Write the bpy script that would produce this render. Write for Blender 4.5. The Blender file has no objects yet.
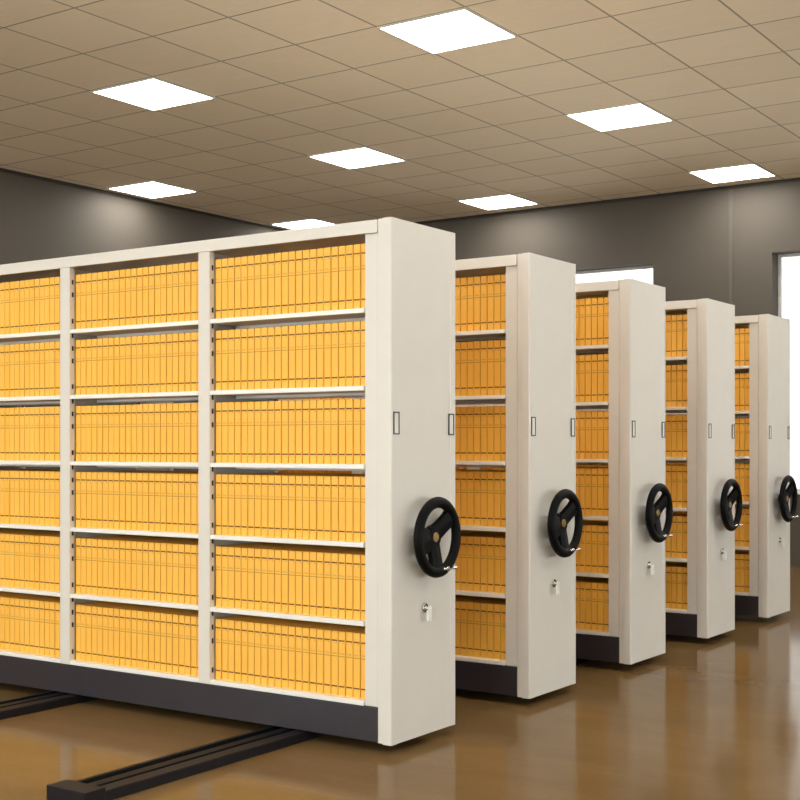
import bpy, bmesh, math, random
from mathutils import Vector, Matrix
random.seed(7)
S = bpy.context.scene
COL = S.collection
PI = math.pi

# ------------------------------------------------------------------ numbers
F_PX, CAM_H, HORIZON = 1289.0, 1.412, 445.0
SN, CS = 0.56252, 0.82678            # view direction is (-SN, CS)
X_END = -3.32                        # plane of the cabinet end covers
Y0, PITCH, NCAB = 4.815, 1.310, 5
W, H, GAP = 0.545, 2.40, 0.047       # cabinet depth, height, clearance over floor
X_LEFT, Y_BACK, X_RIGHT, Y_FRONT, CEIL = -11.78, 14.92, 3.6, -5.2, CAM_H + 3.09
TILE = 0.765

# ------------------------------------------------------------------ materials
def new_mat(name):
    m = bpy.data.materials.new(name); m.use_nodes = True
    nt = m.node_tree; b = nt.nodes['Principled BSDF']
    return m, nt, b
def N(nt, t, **kw):
    n = nt.nodes.new(t)
    for k, v in kw.items(): setattr(n, k, v)
    return n
def ramp(nt, stops, interp='LINEAR'):
    r = N(nt, 'ShaderNodeValToRGB'); cr = r.color_ramp; cr.interpolation = interp
    while len(cr.elements) < len(stops): cr.elements.new(0.5)
    for e, (p, c) in zip(cr.elements, stops): e.position = p; e.color = (*c, 1)
    return r
def simple(name, col, rough=0.5, metal=0.0, var=0.04, scale=6.0, bump=0.0, spec=0.5):
    m, nt, b = new_mat(name)
    tc = N(nt, 'ShaderNodeTexCoord'); no = N(nt, 'ShaderNodeTexNoise')
    no.inputs['Scale'].default_value = scale; no.inputs['Detail'].default_value = 4
    nt.links.new(tc.outputs['Object'], no.inputs['Vector'])
    lo = tuple(c*(1-var) for c in col); hi = tuple(min(1, c*(1+var)) for c in col)
    r = ramp(nt, [(0.3, lo), (0.7, hi)])
    nt.links.new(no.outputs['Fac'], r.inputs['Fac']); nt.links.new(r.outputs['Color'], b.inputs['Base Color'])
    b.inputs['Roughness'].default_value = rough; b.inputs['Metallic'].default_value = metal
    b.inputs['Specular IOR Level'].default_value = spec
    if bump:
        bp = N(nt, 'ShaderNodeBump'); bp.inputs['Strength'].default_value = bump; bp.inputs['Distance'].default_value = 0.002
        n2 = N(nt, 'ShaderNodeTexNoise'); n2.inputs['Scale'].default_value = scale*30
        nt.links.new(tc.outputs['Object'], n2.inputs['Vector'])
        nt.links.new(n2.outputs['Fac'], bp.inputs['Height']); nt.links.new(bp.outputs['Normal'], b.inputs['Normal'])
    return m

M = {}
M['white'] = simple('powder coated ivory steel', (0.72, 0.68, 0.612), 0.38, var=0.015, bump=0.05)
M['shelf'] = simple('white enamelled shelf steel', (0.86, 0.845, 0.80), 0.35, var=0.015)
M['plinth'] = simple('dark plum grey steel', (0.031, 0.025, 0.030), 0.4, var=0.06)
M['slot'] = simple('black slot', (0.008, 0.007, 0.007), 0.8, var=0)
M['rail'] = simple('black anodised rail', (0.006, 0.006, 0.008), 0.5, var=0.1, scale=20, spec=0.12)
M['railside'] = simple('charcoal rail side', (0.014, 0.012, 0.013), 0.55, var=0.1, scale=20, spec=0.15)
M['black'] = simple('black moulded plastic', (0.004, 0.004, 0.004), 0.4, var=0.1, bump=0.05, spec=0.08)
M['chrome'] = simple('chrome', (0.75, 0.74, 0.72), 0.18, 1.0, var=0.03)
M['gold'] = simple('brass badge', (0.55, 0.36, 0.14), 0.3, 1.0, var=0.35, scale=140)
M['keytag'] = simple('white key bow', (0.85, 0.84, 0.80), 0.35)
M['card'] = simple('pale card insert', (0.80, 0.78, 0.70), 0.5)
M['outline'] = simple('dark green grey holder frame', (0.03, 0.035, 0.032), 0.5)
M['wall'] = simple('taupe wall paint', (0.098, 0.082, 0.065), 0.75, var=0.05, scale=0.8)
M['trim'] = simple('taupe trim', (0.11, 0.093, 0.075), 0.6)
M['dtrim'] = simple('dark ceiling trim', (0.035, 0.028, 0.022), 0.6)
M['frame'] = simple('white window frame', (0.80, 0.80, 0.78), 0.4)
M['lampframe'] = simple('white lamp frame', (0.75, 0.72, 0.66), 0.5)

# file box card: printed lines placed by the box's own UV (u across the spine, v up)
def box_mat():
    m, nt, b = new_mat('amber card with printed spine')
    uv = N(nt, 'ShaderNodeUVMap'); uv.uv_map = 'UVMap'
    sp = N(nt, 'ShaderNodeSeparateXYZ'); nt.links.new(uv.outputs['UV'], sp.inputs[0])
    def mth(op, a, bb=None, c=None):
        n = N(nt, 'ShaderNodeMath', operation=op)
        for i, v in enumerate((a, bb, c)):
            if v is None: continue
            if hasattr(v, 'links'): nt.links.new(v, n.inputs[i])
            else: n.inputs[i].default_value = v
        return n.outputs[0]
    u, v = sp.outputs[0], sp.outputs[1]
    def band(c, h): return mth('COMPARE', v, c, h)
    def span(lo, hi): return mth('MULTIPLY', mth('GREATER_THAN', u, lo), mth('LESS_THAN', u, hi))
    thick = mth('MAXIMUM', band(0.145, 0.0105), band(0.855, 0.0105))
    thin = mth('MULTIPLY', band(0.612, 0.006), 0.6)
    # two small rows of printed characters
    vo = N(nt, 'ShaderNodeTexVoronoi'); vo.inputs['Scale'].default_value = 1
    mp = N(nt, 'ShaderNodeMapping'); mp.inputs['Scale'].default_value = (17, 95, 1)
    nt.links.new(uv.outputs['UV'], mp.inputs[0]); nt.links.new(mp.outputs[0], vo.inputs['Vector'])
    ink = mth('LESS_THAN', vo.outputs['Distance'], 0.42)
    row1 = mth('MULTIPLY', band(0.655, 0.012), span(0.15, 0.85))
    row2 = mth('MULTIPLY', band(0.82, 0.012), mth('MAXIMUM', span(0.12, 0.3), span(0.7, 0.88)))
    txt = mth('MULTIPLY', mth('MULTIPLY', mth('MAXIMUM', row1, row2), ink), 0.75)
    fac = mth('MINIMUM', mth('MAXIMUM', mth('MAXIMUM', thick, thin), txt), 1.0)
    tc = N(nt, 'ShaderNodeTexCoord'); no = N(nt, 'ShaderNodeTexNoise')
    no.inputs['Scale'].default_value = 14
    m2 = N(nt, 'ShaderNodeMapping'); m2.inputs['Scale'].default_value = (1, 1, 0.12)
    nt.links.new(tc.outputs['Object'], m2.inputs[0]); nt.links.new(m2.outputs[0], no.inputs['Vector'])
    base = ramp(nt, [(0.3, (0.93, 0.49, 0.068)), (0.7, (0.975, 0.54, 0.098))])
    nt.links.new(no.outputs['Fac'], base.inputs['Fac'])
    mx = N(nt, 'ShaderNodeMix', data_type='RGBA')
    nt.links.new(fac, mx.inputs[0]); nt.links.new(base.outputs[0], mx.inputs[6])
    mx.inputs[7].default_value = (0.15, 0.050, 0.008, 1)
    nt.links.new(mx.outputs[2], b.inputs['Base Color'])
    b.inputs['Roughness'].default_value = 0.55; b.inputs['Specular IOR Level'].default_value = 0.3
    return m
M['box'] = box_mat()

def floor_mat():
    m, nt, b = new_mat('polished brown stone floor')
    tc = N(nt, 'ShaderNodeTexCoord')
    n1 = N(nt, 'ShaderNodeTexNoise'); n1.inputs['Scale'].default_value = 0.7; n1.inputs['Detail'].default_value = 6; n1.inputs['Distortion'].default_value = 1.2
    n2 = N(nt, 'ShaderNodeTexNoise'); n2.inputs['Scale'].default_value = 3.2; n2.inputs['Detail'].default_value = 5; n2.inputs['Distortion'].default_value = 2.5
    mp = N(nt, 'ShaderNodeMapping'); mp.inputs['Rotation'].default_value = (0, 0, 0.5); mp.inputs['Scale'].default_value = (1, 2.6, 1)
    nt.links.new(tc.outputs['Object'], mp.inputs[0])
    nt.links.new(mp.outputs[0], n1.inputs['Vector']); nt.links.new(mp.outputs[0], n2.inputs['Vector'])
    r1 = ramp(nt, [(0.3, (0.150, 0.090, 0.036)), (0.7, (0.190, 0.117, 0.050))])
    r2 = ramp(nt, [(0.0, (1, 1, 1)), (0.44, (0.97, 0.97, 0.96)), (0.5, (1.05, 1.05, 1.04)), (0.56, (0.97, 0.97, 0.96)), (1, (1, 1, 1))])
    nt.links.new(n1.outputs['Fac'], r1.inputs[0]); nt.links.new(n2.outputs['Fac'], r2.inputs[0])
    mx = N(nt, 'ShaderNodeMix', data_type='RGBA', blend_type='MULTIPLY'); mx.inputs[0].default_value = 0.6
    nt.links.new(r1.outputs[0], mx.inputs[6]); nt.links.new(r2.outputs[0], mx.inputs[7])
    nt.links.new(mx.outputs[2], b.inputs['Base Color'])
    b.inputs['Roughness'].default_value = 0.12
    b.inputs['IOR'].default_value = 1.45; b.inputs['Specular IOR Level'].default_value = 0.055
    return m
M['floor'] = floor_mat()

def ceil_mat():
    m, nt, b = new_mat('tan ceiling tiles')
    tc = N(nt, 'ShaderNodeTexCoord')
    sp = N(nt, 'ShaderNodeSeparateXYZ'); nt.links.new(tc.outputs['Object'], sp.inputs[0])
    def mth(op, a, bb=None, c=None):
        n = N(nt, 'ShaderNodeMath', operation=op)
        for i, v in enumerate((a, bb, c)):
            if v is None: continue
            if hasattr(v, 'links'): nt.links.new(v, n.inputs[i])
            else: n.inputs[i].default_value = v
        return n.outputs[0]
    def line(o, off):
        q = mth('FRACT', mth('DIVIDE', mth('SUBTRACT', o, off), TILE))
        return mth('GREATER_THAN', mth('ABSOLUTE', mth('SUBTRACT', q, 0.5)), 0.4885)
    ln = mth('MAXIMUM', line(sp.outputs[0], -11.62), line(sp.outputs[1], 10.83))
    # per tile tone
    wn = N(nt, 'ShaderNodeTexWhiteNoise', noise_dimensions='2D')
    cx = mth('FLOOR', mth('DIVIDE', mth('SUBTRACT', sp.outputs[0], -11.62), TILE))
    cy = mth('FLOOR', mth('DIVIDE', mth('SUBTRACT', sp.outputs[1], 10.83), TILE))
    cb = N(nt, 'ShaderNodeCombineXYZ'); nt.links.new(cx, cb.inputs[0]); nt.links.new(cy, cb.inputs[1])
    nt.links.new(cb.outputs[0], wn.inputs['Vector'])
    no = N(nt, 'ShaderNodeTexNoise'); no.inputs['Scale'].default_value = 5; no.inputs['Detail'].default_value = 4
    mp = N(nt, 'ShaderNodeMapping'); mp.inputs['Scale'].default_value = (1, 6, 1)
    nt.links.new(tc.outputs['Object'], mp.inputs[0]); nt.links.new(mp.outputs[0], no.inputs['Vector'])
    ad = mth('ADD', mth('MULTIPLY', wn.outputs['Value'], 0.35), mth('MULTIPLY', no.outputs['Fac'], 0.65))
    r = ramp(nt, [(0.2, (0.84, 0.725, 0.545)), (0.8, (0.92, 0.80, 0.62))])
    nt.links.new(ad, r.inputs[0])
    mx = N(nt, 'ShaderNodeMix', data_type='RGBA')
    nt.links.new(ln, mx.inputs[0]); nt.links.new(r.outputs[0], mx.inputs[6]); mx.inputs[7].default_value = (0.40, 0.34, 0.25, 1)
    nt.links.new(mx.outputs[2], b.inputs['Base Color']); b.inputs['Roughness'].default_value = 0.8
    return m
M['ceiling'] = ceil_mat()

def emis(name, col, s):
    m, nt, b = new_mat(name)
    b.inputs['Base Color'].default_value = (0.8, 0.8, 0.8, 1)
    b.inputs['Emission Color'].default_value = (*col, 1); b.inputs['Emission Strength'].default_value = s
    return m
M['lamp'] = emis('lit diffuser', (1.0, 0.98, 0.92), 17.0)

def glass_mat(name, tint):
    m, nt, b = new_mat(name)
    nt.nodes.remove(b)
    out = nt.nodes['Material Output']
    g = N(nt, 'ShaderNodeBsdfGlossy'); g.inputs['Roughness'].default_value = 0.02
    t = N(nt, 'ShaderNodeBsdfTransparent'); t.inputs['Color'].default_value = (*tint, 1)
    fr = N(nt, 'ShaderNodeFresnel'); fr.inputs['IOR'].default_value = 1.25
    mx = N(nt, 'ShaderNodeMixShader')
    nt.links.new(fr.outputs[0], mx.inputs[0]); nt.links.new(t.outputs[0], mx.inputs[1]); nt.links.new(g.outputs[0], mx.inputs[2])
    nt.links.new(mx.outputs[0], out.inputs['Surface'])
    return m
M['glass'] = glass_mat('window glass', (0.97, 0.99, 0.98)); M['tinted'] = glass_mat('tinted window glass', (0.60, 0.59, 0.57))  # tint on the back panes added to weaken their floor reflection

# ------------------------------------------------------------------ mesh helpers
def bx(bm, x0, x1, y0, y1, z0, z1, mi=0, bevel=0.0, seg=2):
    g = bmesh.ops.create_cube(bm, size=1)
    vs = g['verts']
    for v in vs:
        v.co = Vector(((x0+x1)/2 + v.co.x*(x1-x0), (y0+y1)/2 + v.co.y*(y1-y0), (z0+z1)/2 + v.co.z*(z1-z0)))
    fs = set(f for v in vs for f in v.link_faces)
    for f in fs: f.material_index = mi
    if bevel > 0:
        es = list(set(e for f in fs for e in f.edges))
        r = bmesh.ops.bevel(bm, geom=es, offset=bevel, segments=seg, affect='EDGES', profile=0.5)
        for f in r['faces']: f.material_index = mi
def cyl(bm, p0, p1, r0, r1=None, n=24, mi=0, cap=True):
    r1 = r0 if r1 is None else r1
    p0, p1 = Vector(p0), Vector(p1); d = p1-p0
    q = d.to_track_quat('Z', 'Y').to_matrix().to_4x4()
    g = bmesh.ops.create_cone(bm, cap_ends=cap, segments=n, radius1=r0, radius2=r1, depth=d.length,
                              matrix=Matrix.Translation((p0+p1)/2) @ q)
    for f in set(f for v in g['verts'] for f in v.link_faces):
        f.material_index = mi; f.smooth = len(f.verts) == 4
def link(name, bm, mats, parent=None, smooth=False):
    me = bpy.data.meshes.new(name)
    bmesh.ops.recalc_face_normals(bm, faces=bm.faces)
    bm.to_mesh(me); bm.free()
    if smooth:
        for p in me.polygons: p.use_smooth = True
    for m in (mats if isinstance(mats, (list, tuple)) else [mats]): me.materials.append(m)
    o = bpy.data.objects.new(name, me); COL.objects.link(o)
    if parent: o.parent = parent
    return o
def thing(name, label, cat, loc=(0, 0, 0), group=None):
    o = bpy.data.objects.new(name, None); COL.objects.link(o); o.location = loc
    o.empty_display_size = 0.1
    tag(o, label, cat, group); return o
def tag(o, label, cat, group=None):
    o['label'] = label; o['category'] = cat
    if group: o['group'] = group
def struct(name, bm, mats):
    o = link(name, bm, mats); o['kind'] = 'structure'; return o

# ------------------------------------------------------------------ the room
bm = bmesh.new(); bx(bm, X_LEFT-0.1, X_RIGHT+0.3, Y_FRONT-0.3, Y_BACK+0.3, -0.1, 0); struct('floor', bm, M['floor'])
bm = bmesh.new(); bx(bm, X_LEFT-0.1, X_RIGHT+0.3, Y_FRONT-0.3, Y_BACK+0.3, CEIL, CEIL+0.1); struct('ceiling', bm, M['ceiling'])
bm = bmesh.new(); bx(bm, X_LEFT-0.1, X_LEFT, Y_FRONT, Y_BACK+0.3, 0, CEIL); struct('wall_left', bm, M['wall'])
RW0, RW1 = 0.25, 1.95
bm = bmesh.new(); yq = Y_FRONT
added_right_w = [(-4.2, -1.2), (-0.4, 2.6), (3.4, 6.4), (7.2, 10.2), (11.0, 14.0)]  # unseen windows, added to light the cabinet end covers
for a, b in added_right_w:
    bx(bm, X_RIGHT, X_RIGHT+0.3, yq, a, 0, CEIL); bx(bm, X_RIGHT, X_RIGHT+0.3, a, b, 0, RW0); bx(bm, X_RIGHT, X_RIGHT+0.3, a, b, RW1, CEIL); yq = b
bx(bm, X_RIGHT, X_RIGHT+0.3, yq, Y_BACK+0.3, 0, CEIL)
struct('wall_right', bm, M['wall'])
for i, (a, b) in enumerate(added_right_w):
    bm = bmesh.new(); x0, x1 = X_RIGHT+0.2, X_RIGHT+0.24
    bx(bm, x0, x1, a, a+.04, RW0, RW1); bx(bm, x0, x1, b-.04, b, RW0, RW1); bx(bm, x0, x1, a+.04, b-.04, RW0, RW0+.05); bx(bm, x0, x1, a+.04, b-.04, RW1-.04, RW1)
    o = struct('window_%d' % (i+8), bm, M['frame'])  # frame of an added, unseen window
    bm = bmesh.new(); bx(bm, x0+.015, x0+.02, a+.04, b-.04, RW0+.05, RW1-.04); link('pane', bm, M['glass'], o)
REC = 0.26
def wall_with_windows(name, y0, y1, wins, z0, z1):
    bm = bmesh.new(); x = X_LEFT
    for a, b in wins:
        bx(bm, x, a, y0, y1, 0, CEIL); bx(bm, a, b, y0, y1, 0, z0); bx(bm, a, b, y0, y1, z1, CEIL); x = b
    bx(bm, x, X_RIGHT, y0, y1, 0, CEIL)
    return struct(name, bm, M['wall'])
ZW0, ZW1 = 0.84, 3.665
back_w = [(-8.22, -6.37), (-4.885, -3.03), (-1.54, 0.31)]
wall_with_windows('wall_back', Y_BACK, Y_BACK+0.3, back_w, ZW0, ZW1)
added_front_w = [(-11.4, -8.5), (-8.2, -5.3), (-5.0, -2.1), (-1.8, 1.1)]  # unseen windows behind the camera, added to brighten the shelf fronts
FW0, FW1 = 0.12, 4.25
wall_with_windows('wall_front', Y_FRONT-0.3, Y_FRONT, added_front_w, FW0, FW1)
def window(i, a, b, y, sgn):
    ZW0, ZW1 = (0.84, 3.665) if sgn > 0 else (FW0, FW1)
    bm = bmesh.new(); t = 0.035
    y0, y1 = sorted((y, y+sgn*0.04))
    bx(bm, a, a+t, y0, y1, ZW0, ZW1); bx(bm, b-t, b, y0, y1, ZW0, ZW1)
    bx(bm, a+t, b-t, y0, y1, ZW0, ZW0+t*1.6); bx(bm, a+t, b-t, y0, y1, ZW1-t, ZW1)
    o = struct('window_%d' % i, bm, M['frame'])
    bm = bmesh.new(); bx(bm, a+t, b-t, y0+0.015, y0+0.02, ZW0+t*1.6, ZW1-t)
    link('pane', bm, M['tinted'] if sgn > 0 else M['glass'], o)
    bm = bmesh.new(); q0, q1 = sorted((y-sgn*(REC-0.06)-sgn*0.04, y))
    bx(bm, a+0.002, b-0.002, q0, q1, ZW0-0.0, ZW0+0.02); link('sill', bm, M['frame'], o)
k = 1
for a, b in back_w: window(k, a, b, Y_BACK+REC-0.04, 1); k += 1
for a, b in added_front_w: window(k, a, b, Y_FRONT-REC+0.04, -1); k += 1  # added light openings, out of view
# dark trim where walls meet the ceiling, thin wall joint strip
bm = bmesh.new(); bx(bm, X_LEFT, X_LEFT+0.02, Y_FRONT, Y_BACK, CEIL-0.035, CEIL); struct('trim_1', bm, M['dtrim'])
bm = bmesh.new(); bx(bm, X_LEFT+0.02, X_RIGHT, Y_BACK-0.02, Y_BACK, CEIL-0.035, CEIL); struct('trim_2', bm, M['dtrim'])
bm = bmesh.new(); bx(bm, -5.405, -5.355, Y_BACK-0.012, Y_BACK, 0, CEIL-0.035, bevel=0.004); struct('trim_3', bm, M['trim'])
bm = bmesh.new(); bx(bm, -9.605, -9.555, Y_BACK-0.012, Y_BACK, 0, CEIL-0.035, bevel=0.004); struct('trim_4', bm, M['trim'])

# ------------------------------------------------------------------ ceiling lights
ORD = ['first','second','third','fourth','fifth','sixth','seventh','eighth','ninth','tenth','eleventh','twelfth','thirteenth',
       'fourteenth','fifteenth','sixteenth','seventeenth','eighteenth','nineteenth','twentieth','twenty-first','twenty-second','twenty-third','twenty-fourth']
def lamp_proto():
    t = thing('ceiling_light', '', 'ceiling light', group='square light panels set in the ceiling')
    a, r = TILE, 0.018
    bm = bmesh.new()
    bx(bm, 0, a, 0, r, -0.012, 0); bx(bm, 0, a, a-r, a, -0.012, 0); bx(bm, 0, r, r, a-r, -0.012, 0); bx(bm, a-r, a, r, a-r, -0.012, 0)
    link('frame', bm, M['lampframe'], t)
    bm = bmesh.new(); bx(bm, r, a-r, r, a-r, -0.010, -0.002); link('diffuser', bm, M['lamp'], t)
    return t
def copy_tree(o, parent=None):
    c = o.copy(); COL.objects.link(c); c.parent = parent
    for ch in o.children: copy_tree(ch, c)
    return c
lp = lamp_proto(); first = True
for j in range(7):
    for i in range(5):
        x, y = -11.62 + i*3.06, 13.86 - j*3.04
        if x+TILE > X_RIGHT or y < Y_FRONT: continue
        o = lp if first else copy_tree(lp); first = False
        o.location = (x, y, CEIL)
        o['label'] = 'square white ceiling light, %s row from the back wall, %s from the left wall' % (ORD[j], ORD[i])

# ------------------------------------------------------------------ floor rails
def rail(x0, x1, label, block):
    t = thing('floor_rail', label, 'rail', ((x0+x1)/2, 3.5, 0), 'black floor rails under the cabinets')
    hw = (x1-x0)/2; L = 8.2 if block else 8.8
    ys = 0.055 if block else -0.9
    bm = bmesh.new()
    # profile: outer lips with two channels and a running rib
    prof = [(-hw, 0), (-hw, .040), (-hw+.03, .043), (-hw+.034, .020), (-.035, .020), (-.03, .044), (0.02, .044), (0.025, .022), (hw-.075, .022), (hw-.07, .044), (hw-.004, .044), (hw, .040), (hw, 0)]
    vs0 = [bm.verts.new((x, ys, z)) for x, z in prof]; vs1 = [bm.verts.new((x, ys+L, z)) for x, z in prof]
    n = len(prof)
    for i in range(n):
        f = bm.faces.new((vs0[i], vs0[(i+1) % n], vs1[(i+1) % n], vs1[i]))
        f.material_index = 1 if i in (9, 10, 11, 0) else 0
    bm.faces.new(vs0); bm.faces.new(vs1)
    link('track', bm, [M['rail'], M['railside']], t)
    if block:
        bm = bmesh.new(); bx(bm, -hw+0.012, hw+0.006, -0.052, 0.055, 0, 0.060, bevel=0.003); link('end_stop', bm, M['railside'], t)
    return t
rail(-4.06, -3.83, 'black steel floor rail ending in a block, nearer the cabinet end covers', True)
rail(-5.65, -5.42, 'black steel floor rail running out of frame at lower left', False)

# ------------------------------------------------------------------ shelving cabinets
LV = [0.1845, 0.5505, 0.9140, 1.2760, 1.6385, 1.9976]      # tops of the six shelves
ST = 0.022
POSTS = [(-0.161, -0.087), (-1.192, -1.115), (-2.223, -2.146), (-3.24, -3.163)]
BAYS = [(POSTS[i+1][1], POSTS[i][0]) for i in range(3)]
UP = 2.338
def upright_mesh(a, b, rec):
    bm = bmesh.new()
    z0 = 0.162
    for y0, y1 in ((rec, 0.04), (W-0.04, W-rec)):
        bx(bm, a, b, y0, y1, z0, UP, bevel=0.003)
    bx(bm, (a+b)/2-0.006, (a+b)/2+0.006, 0.04, W-0.04, z0, UP)     # side frame sheet
    zs = []
    for lv in LV: zs += [lv+0.047] + ([lv-0.033, lv-0.103, lv-0.172] if lv > 0.3 else [])
    zs += [2.361-0.103, 2.361-0.172]
    for z in zs:
        for yy in (0.018, W-0.030):
            for xx, s in ((a, -1), (b, 1)):
                x0, x1 = sorted((xx-s*0.002, xx+s*0.0015))
                bx(bm, x0, x1, yy, yy+0.012, z-0.013, z+0.013, mi=1)
    return bm
def make_cabinet():
    t = thing('mobile_shelving_cabinet', '', 'shelving cabinet')
    L = -3.316
    for a, b in POSTS: link('upright', upright_mesh(a, b, 0.014 if a > -0.2 else 0.002), [M['white'], M['slot']], t)
    for a, b in BAYS:
        for z in LV:
            bm = bmesh.new()
            bx(bm, a+0.001, b-0.001, 0.003, W-0.003, z-ST, z, bevel=0.002)
            # folded front and rear return, stiffening ribs under the shelf
            bx(bm, a+0.001, b-0.001, 0.2, 0.23, z-ST-0.014, z-ST)
            bx(bm, a+0.001, b-0.001, 0.32, 0.35, z-ST-0.014, z-ST)
            link('shelf', bm, M['shelf'], t)
    bm = bmesh.new()
    bx(bm, L, -0.084, -0.002, 0.022, UP, H-0.003, bevel=0.003)
    bx(bm, L, -0.084, W-0.022, W+0.002, UP, H-0.003, bevel=0.003)
    bx(bm, L, -0.084, 0.022, W-0.022, H-0.02, H-0.003)
    link('top_panel', bm, M['white'], t)
    bm = bmesh.new()
    bx(bm, L, -0.084, 0.004, W-0.004, 0.003, 0.160, bevel=0.003); link('plinth', bm, M['plinth'], t)
    # end cover: outline extruded, folded returns and a faintly sunk middle panel
    def cover(x0, x1, s):
        bm = bmesh.new()
        e = 0.0025
        P = [(x0, 0.008), (x1-0.050*s, 0.008), (x1-0.047*s, -0.006), (x1-0.008*s, -0.006), (x1-0.002*s, -0.003), (x1, 0.003), (x1, 0.042), (x1-e*s, 0.046),
             (x1-e*s, W-0.046), (x1, W-0.042), (x1, W-0.003), (x1-0.002*s, W+0.003), (x1-0.008*s, W+0.006), (x0, W+0.006)]
        lo = [bm.verts.new((x, y, 0)) for x, y in P]; hi = [bm.verts.new((x, y, H)) for x, y in P]
        n = len(P)
        for i in range(n): bm.faces.new((lo[i], lo[(i+1) % n], hi[(i+1) % n], hi[i]))
        bm.faces.new(lo); bm.faces.new(hi)
        return bm
    link('end_cover', cover(-0.083, 0.0, 1), M['white'], t)
    link('rear_end_cover', cover(-3.317, -3.38, -1), M['white'], t)
    # label holders
    for yc in (0.033, W-0.040):
        bm = bmesh.new(); hw, z0, z1 = 0.0235, 1.413, 1.517
        q = 0.0058
        bx(bm, 0, 0.004, yc-hw, yc+hw, z0, z0+q); bx(bm, 0, 0.004, yc-hw, yc+hw, z1-q, z1)
        bx(bm, 0, 0.004, yc-hw, yc-hw+q, z0+q, z1-q); bx(bm, 0, 0.004, yc+hw-q, yc+hw, z0+q, z1-q)
        lh = link('label_holder', bm, M['outline'], t)
        bm = bmesh.new(); bx(bm, -0.001, 0.0015, yc-hw+q, yc+hw-q, z0+q, z1-q); link('card', bm, M['card'], lh)
    # hand wheel
    wy, wz, ox = W/2, 0.933, 0.072
    R, r = 0.1635, 0.0265
    bm = bmesh.new()
    n, m = 64, 14; rings = []
    for i in range(n):
        a = 2*PI*i/n; ring = []
        for j in range(m):
            b = 2*PI*j/m
            rr = R + r*math.cos(b); xx = ox + 0.022*math.sin(b)
            ring.append(bm.verts.new((xx, wy+rr*math.cos(a), wz+rr*math.sin(a))))
        rings.append(ring)
    for i in range(n):
        for j in range(m):
            f = bm.faces.new((rings[i][j], rings[(i+1) % n][j], rings[(i+1) % n][(j+1) % m], rings[i][(j+1) % m])); f.smooth = True
    for adeg, wd in ((38, 1.55), (190, 2.2), (269, 1.6)):                       # spokes, flared at hub and rim
        a = math.radians(adeg); d = Vector((0, math.cos(a), math.sin(a))); p = Vector((0, -math.sin(a), math.cos(a)))
        st = 14; rows = []
        for i in range(st+1):
            u = i/st; rad = 0.012 + u*(R-0.012)
            hw = min(wd*0.029, 0.026+rad*0.6) + 0.03*abs(2*u-1)**3*((0.3 if wd > 2 else 0.8) if u > .5 else 0.2)
            xo = ox - 0.028*(1-u)**1.3 - 0.002
            c = Vector((xo, wy, wz)) + d*rad
            th = 0.010
            rows.append([bm.verts.new(c + p*hw*s1*(0.86 if tt > 0 else 1) + Vector((tt*th, 0, 0))) for s1, tt in ((-1, -1), (-1, 1), (0, 1.35), (1, 1), (1, -1))])
        for i in range(st):
            for j in range(5):
                bm.faces.new((rows[i][j], rows[i+1][j], rows[i+1][(j+1) % 5], rows[i][(j+1) % 5]))
        bm.faces.new(rows[0]); bm.faces.new(rows[-1])
    cyl(bm, (0.002, wy, wz), (0.03, wy, wz), 0.040, 0.034, 32)          # bearing collar
    cyl(bm, (0.03, wy, wz), (0.062, wy, wz), 0.056, 0.046, 32)          # hub
    hwl = link('handwheel', bm, M['black'], t)
    bm = bmesh.new(); cyl(bm, (0.0615, wy, wz), (0.0655, wy, wz), 0.024, 0.021, 28); link('hub_badge', bm, M['gold'], hwl)
    # folding chrome crank at the lower right of the rim
    a = math.radians(-69); cy_, cz_ = wy+R*math.cos(a), wz+R*math.sin(a)
    bm = bmesh.new()
    cyl(bm, (ox+0.010, cy_, cz_), (ox+0.024, cy_, cz_), 0.013, 0.012, 20)
    cyl(bm, (ox+0.020, cy_-0.042, cz_+0.004), (ox+0.020, cy_+0.022, cz_+0.001), 0.0055, 0.0055, 14)
    cyl(bm, (ox+0.018, cy_+0.018, cz_+0.001), (ox+0.052, cy_+0.030, cz_+0.008), 0.006, 0.007, 14)
    link('crank_handle', bm, M['chrome'], hwl)
    # lock with a hanging key
    ky, kz = W/2, 0.598
    bm = bmesh.new()
    cyl(bm, (0.0, ky, kz), (0.006, ky, kz), 0.024, 0.022, 28); cyl(bm, (0.006, ky, kz), (0.012, ky, kz), 0.011, 0.010, 24)
    lk = link('lock', bm, M['chrome'], t)
    bm = bmesh.new()
    bx(bm, 0.011, 0.030, ky-0.0015, ky+0.0015, kz-0.005, kz+0.005)
    cyl(bm, (0.030, ky-0.003, kz+0.001), (0.030, ky+0.003, kz+0.001), 0.011, 0.011, 20)
    bx(bm, 0.024, 0.038, ky-0.024, ky+0.004, kz-0.060, kz-0.008, bevel=0.003)
    link('key', bm, M['keytag'], lk)
    return t
CABLAB = ['ivory steel mobile shelving cabinet nearest the camera, filling the left half of the view',
          'second ivory steel shelving cabinet from the front, just behind the nearest one',
          'middle ivory steel shelving cabinet of the five, third from the front',
          'fourth ivory steel shelving cabinet from the front, second from the back',
          'farthest ivory steel shelving cabinet, beside the white window at far right']
cab = make_cabinet(); GRP = 'mobile shelving cabinets in a row'
for k in range(NCAB):
    o = cab if k == 0 else copy_tree(cab)
    o.location = (X_END, Y0 + k*PITCH, GAP); o['label'] = CABLAB[k]; o['group'] = GRP

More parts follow.
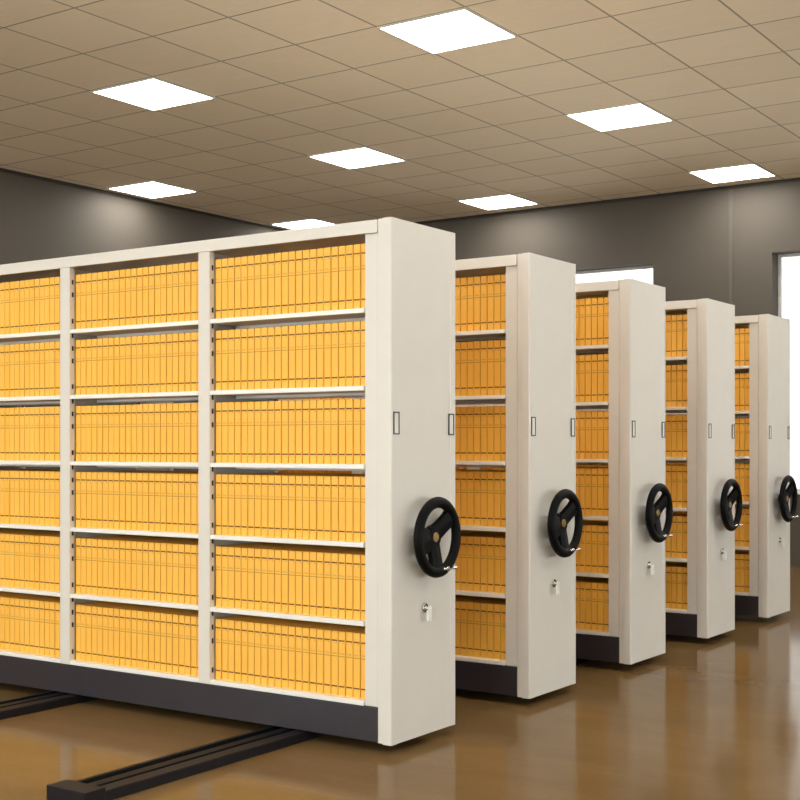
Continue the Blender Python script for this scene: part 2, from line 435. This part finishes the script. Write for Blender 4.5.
# ------------------------------------------------------------------ file boxes
NB, BH, BD = 22, 0.303, 0.222
def proj(X, Y, Z):
    Xc, D = CS*X + SN*Y, -SN*X + CS*Y
    return 400 + F_PX*Xc/D, HORIZON - F_PX*(Z-CAM_H)/D
def box_geom(bm, uvl, x0, x1, y0, y1, z0, z1, front=-1, bevel=0.0022):
    """card file box: spine face carries the printed UV, a shallow lid seam on the sides"""
    b = bevel
    pts = [(x0+b, y0), (x1-b, y0), (x1, y0+b), (x1, y1-b), (x1-b, y1), (x0+b, y1), (x0, y1-b), (x0, y0+b)]
    lo = [bm.verts.new((x, y, z0)) for x, y in pts]; hi = [bm.verts.new((x, y, z1-b)) for x, y in pts]
    cxm, cym = (x0+x1)/2, (y0+y1)/2
    tp = [bm.verts.new((x + (b if x < cxm else -b), y + (b if y < cym else -b), z1)) for x, y in pts]
    fs = []
    for i in range(8):
        j = (i+1) % 8
        f = bm.faces.new((lo[i], lo[j], hi[j], hi[i])); fs.append(f)
        bm.faces.new((hi[i], hi[j], tp[j], tp[i]))
    bm.faces.new(lo[::-1]); bm.faces.new(tp)
    spine = fs[0] if front < 0 else fs[4]
    for l in spine.loops:
        l[uvl].uv = ((l.vert.co.x-x0)/(x1-x0), (l.vert.co.z-z0)/(z1-z0))
def proto_box(w):
    bm = bmesh.new(); uvl = bm.loops.layers.uv.new('UVMap')
    box_geom(bm, uvl, -w/2, w/2, 0, BD, 0, BH)
    me = bpy.data.meshes.new('file_box'); bm.normal_update(); 
    bmesh.ops.recalc_face_normals(bm, faces=bm.faces); bm.to_mesh(me); bm.free(); me.materials.append(M['box'])
    return me
WV = [0.0385, 0.0388, 0.0391]
PM = [proto_box(w) for w in WV]
spots = []
rear_edge = [0.0] + [proj(X_END, Y0 + k*PITCH + W, 1.4)[0] for k in range(NCAB-1)]
for k in range(NCAB):
    for bi, (a, b) in enumerate(BAYS):
        # box setback hides them behind the right post: fill the whole clear span
        step = (b-a-0.004)/NB
        for li, z in enumerate(LV):
            for n in range(NB):                      # n counted from the right
                xc = b - 0.002 - step*(n+0.5)
                X = X_END + xc; Y = Y0 + k*PITCH + 0.040
                l = proj(X-step/2, Y, GAP+z)[0]; r = proj(X+step/2, Y, GAP+z)[0]
                pl = proj(X_END + a, Y0+k*PITCH, 1)[0]; pr = proj(X_END+b, Y0+k*PITCH, 1)[0]
                vis = min(r, 800, pr) - max(l, rear_edge[k], 0, pl)
                hh = proj(X, Y, GAP+z)[1] - proj(X, Y, GAP+z+BH)[1]
                spots.append((max(0, vis)*hh, k, bi, li, n, X, Y, GAP+z+0.0005, step))
vis_spots = sorted([s for s in spots if s[0] > 40], key=lambda s: -s[0])
chosen = set((s[1], s[2], s[3], s[4]) for s in vis_spots[:300])
SHELFN = ['bottom shelf', 'second shelf up', 'third shelf up', 'third shelf down', 'second shelf down', 'top shelf']
BAYN = ['right bay', 'middle bay', 'left bay']
CABN = ['nearest cabinet', 'second cabinet', 'middle cabinet', 'fourth cabinet', 'farthest cabinet']
bmS = bmesh.new(); uvS = bmS.loops.layers.uv.new('UVMap')
for s in spots:
    area, k, bi, li, n, X, Y, Z, step = s
    dy = random.uniform(-0.0015, 0.0015); w = WV[(n*7 + li*3 + bi + k) % 3]
    if bi == 2 and k > 0: continue                   # never seen, even from a step aside
    if (k, bi, li, n) in chosen:
        o = bpy.data.objects.new('file_box', PM[WV.index(w)]); COL.objects.link(o)
        o.location = (X, Y+dy, Z)
        tag(o, 'amber file box, %s from right, %s, %s of %s' % (ORD[n], SHELFN[li], BAYN[bi], CABN[k]), 'file box',
            'amber file boxes, %s, %s' % (BAYN[bi], CABN[k]))
    else:
        box_geom(bmS, uvS, X-w/2, X+w/2, Y+dy, Y+dy+BD, Z, Z+BH)
    if k < 2 or (bi == 0):                           # second row standing back to back behind
        y2 = Y0 + k*PITCH + W - 0.040
        box_geom(bmS, uvS, X-w/2, X+w/2, y2-BD, y2, Z, Z+BH, front=1)
st = link('file_boxes', bmS, M['box']); st['kind'] = 'stuff'
tag(st, 'remaining amber file boxes packed upright in left bay, rear rows and farther cabinets', 'file boxes')

# ------------------------------------------------------------------ light
w = bpy.data.worlds.new('World'); S.world = w; w.use_nodes = True
bg = w.node_tree.nodes['Background']; bg.inputs[0].default_value = (0.97, 0.985, 1.0, 1); bg.inputs[1].default_value = 4.6
for i, (a, b) in enumerate(added_front_w + back_w):      # sky portals at the back windows and the added front ones
    fr = i < len(added_front_w)
    ld = bpy.data.lights.new('window_daylight', 'AREA'); ld.shape = 'RECTANGLE'; ld.size = b-a-0.1; ld.size_y = ZW1-ZW0-0.1
    ld.cycles.is_portal = True
    z0, z1 = (FW0, FW1) if fr else (ZW0, ZW1); ld.size_y = z1-z0-0.1
    lo = bpy.data.objects.new('window_daylight', ld); COL.objects.link(lo)
    lo.location = ((a+b)/2, (Y_FRONT-0.32) if fr else (Y_BACK+0.32), (z0+z1)/2)
    d = Vector((0, 1, 0)) if fr else Vector((0, -1, 0))
    lo.rotation_euler = d.to_track_quat('-Z', 'Y').to_euler()

for a, b in added_right_w:  # portals for the added right-hand windows
    ld = bpy.data.lights.new('window_daylight', 'AREA'); ld.shape = 'RECTANGLE'; ld.size = b-a-0.1; ld.size_y = RW1-RW0-0.1; ld.cycles.is_portal = True
    lo = bpy.data.objects.new('window_daylight', ld); COL.objects.link(lo); lo.location = (X_RIGHT+0.32, (a+b)/2, (RW0+RW1)/2)
    lo.rotation_euler = Vector((-1, 0, 0)).to_track_quat('-Z', 'Z').to_euler()

# ------------------------------------------------------------------ camera
cd = bpy.data.cameras.new('Camera'); cam = bpy.data.objects.new('Camera', cd); COL.objects.link(cam)
cd.sensor_width = 36; cd.lens = F_PX/800*36; cd.shift_y = (HORIZON-400)/800
cam.location = (0, 0, CAM_H)
cam.rotation_euler = Vector((-SN, CS, 0)).to_track_quat('-Z', 'Y').to_euler()
S.camera = cam
S.view_settings.view_transform = 'Standard'; S.view_settings.look = 'None'
S.view_settings.gamma = 1; S.view_settings.use_curve_mapping = False; S.view_settings.exposure = 0.15
S.cycles.max_bounces = 8
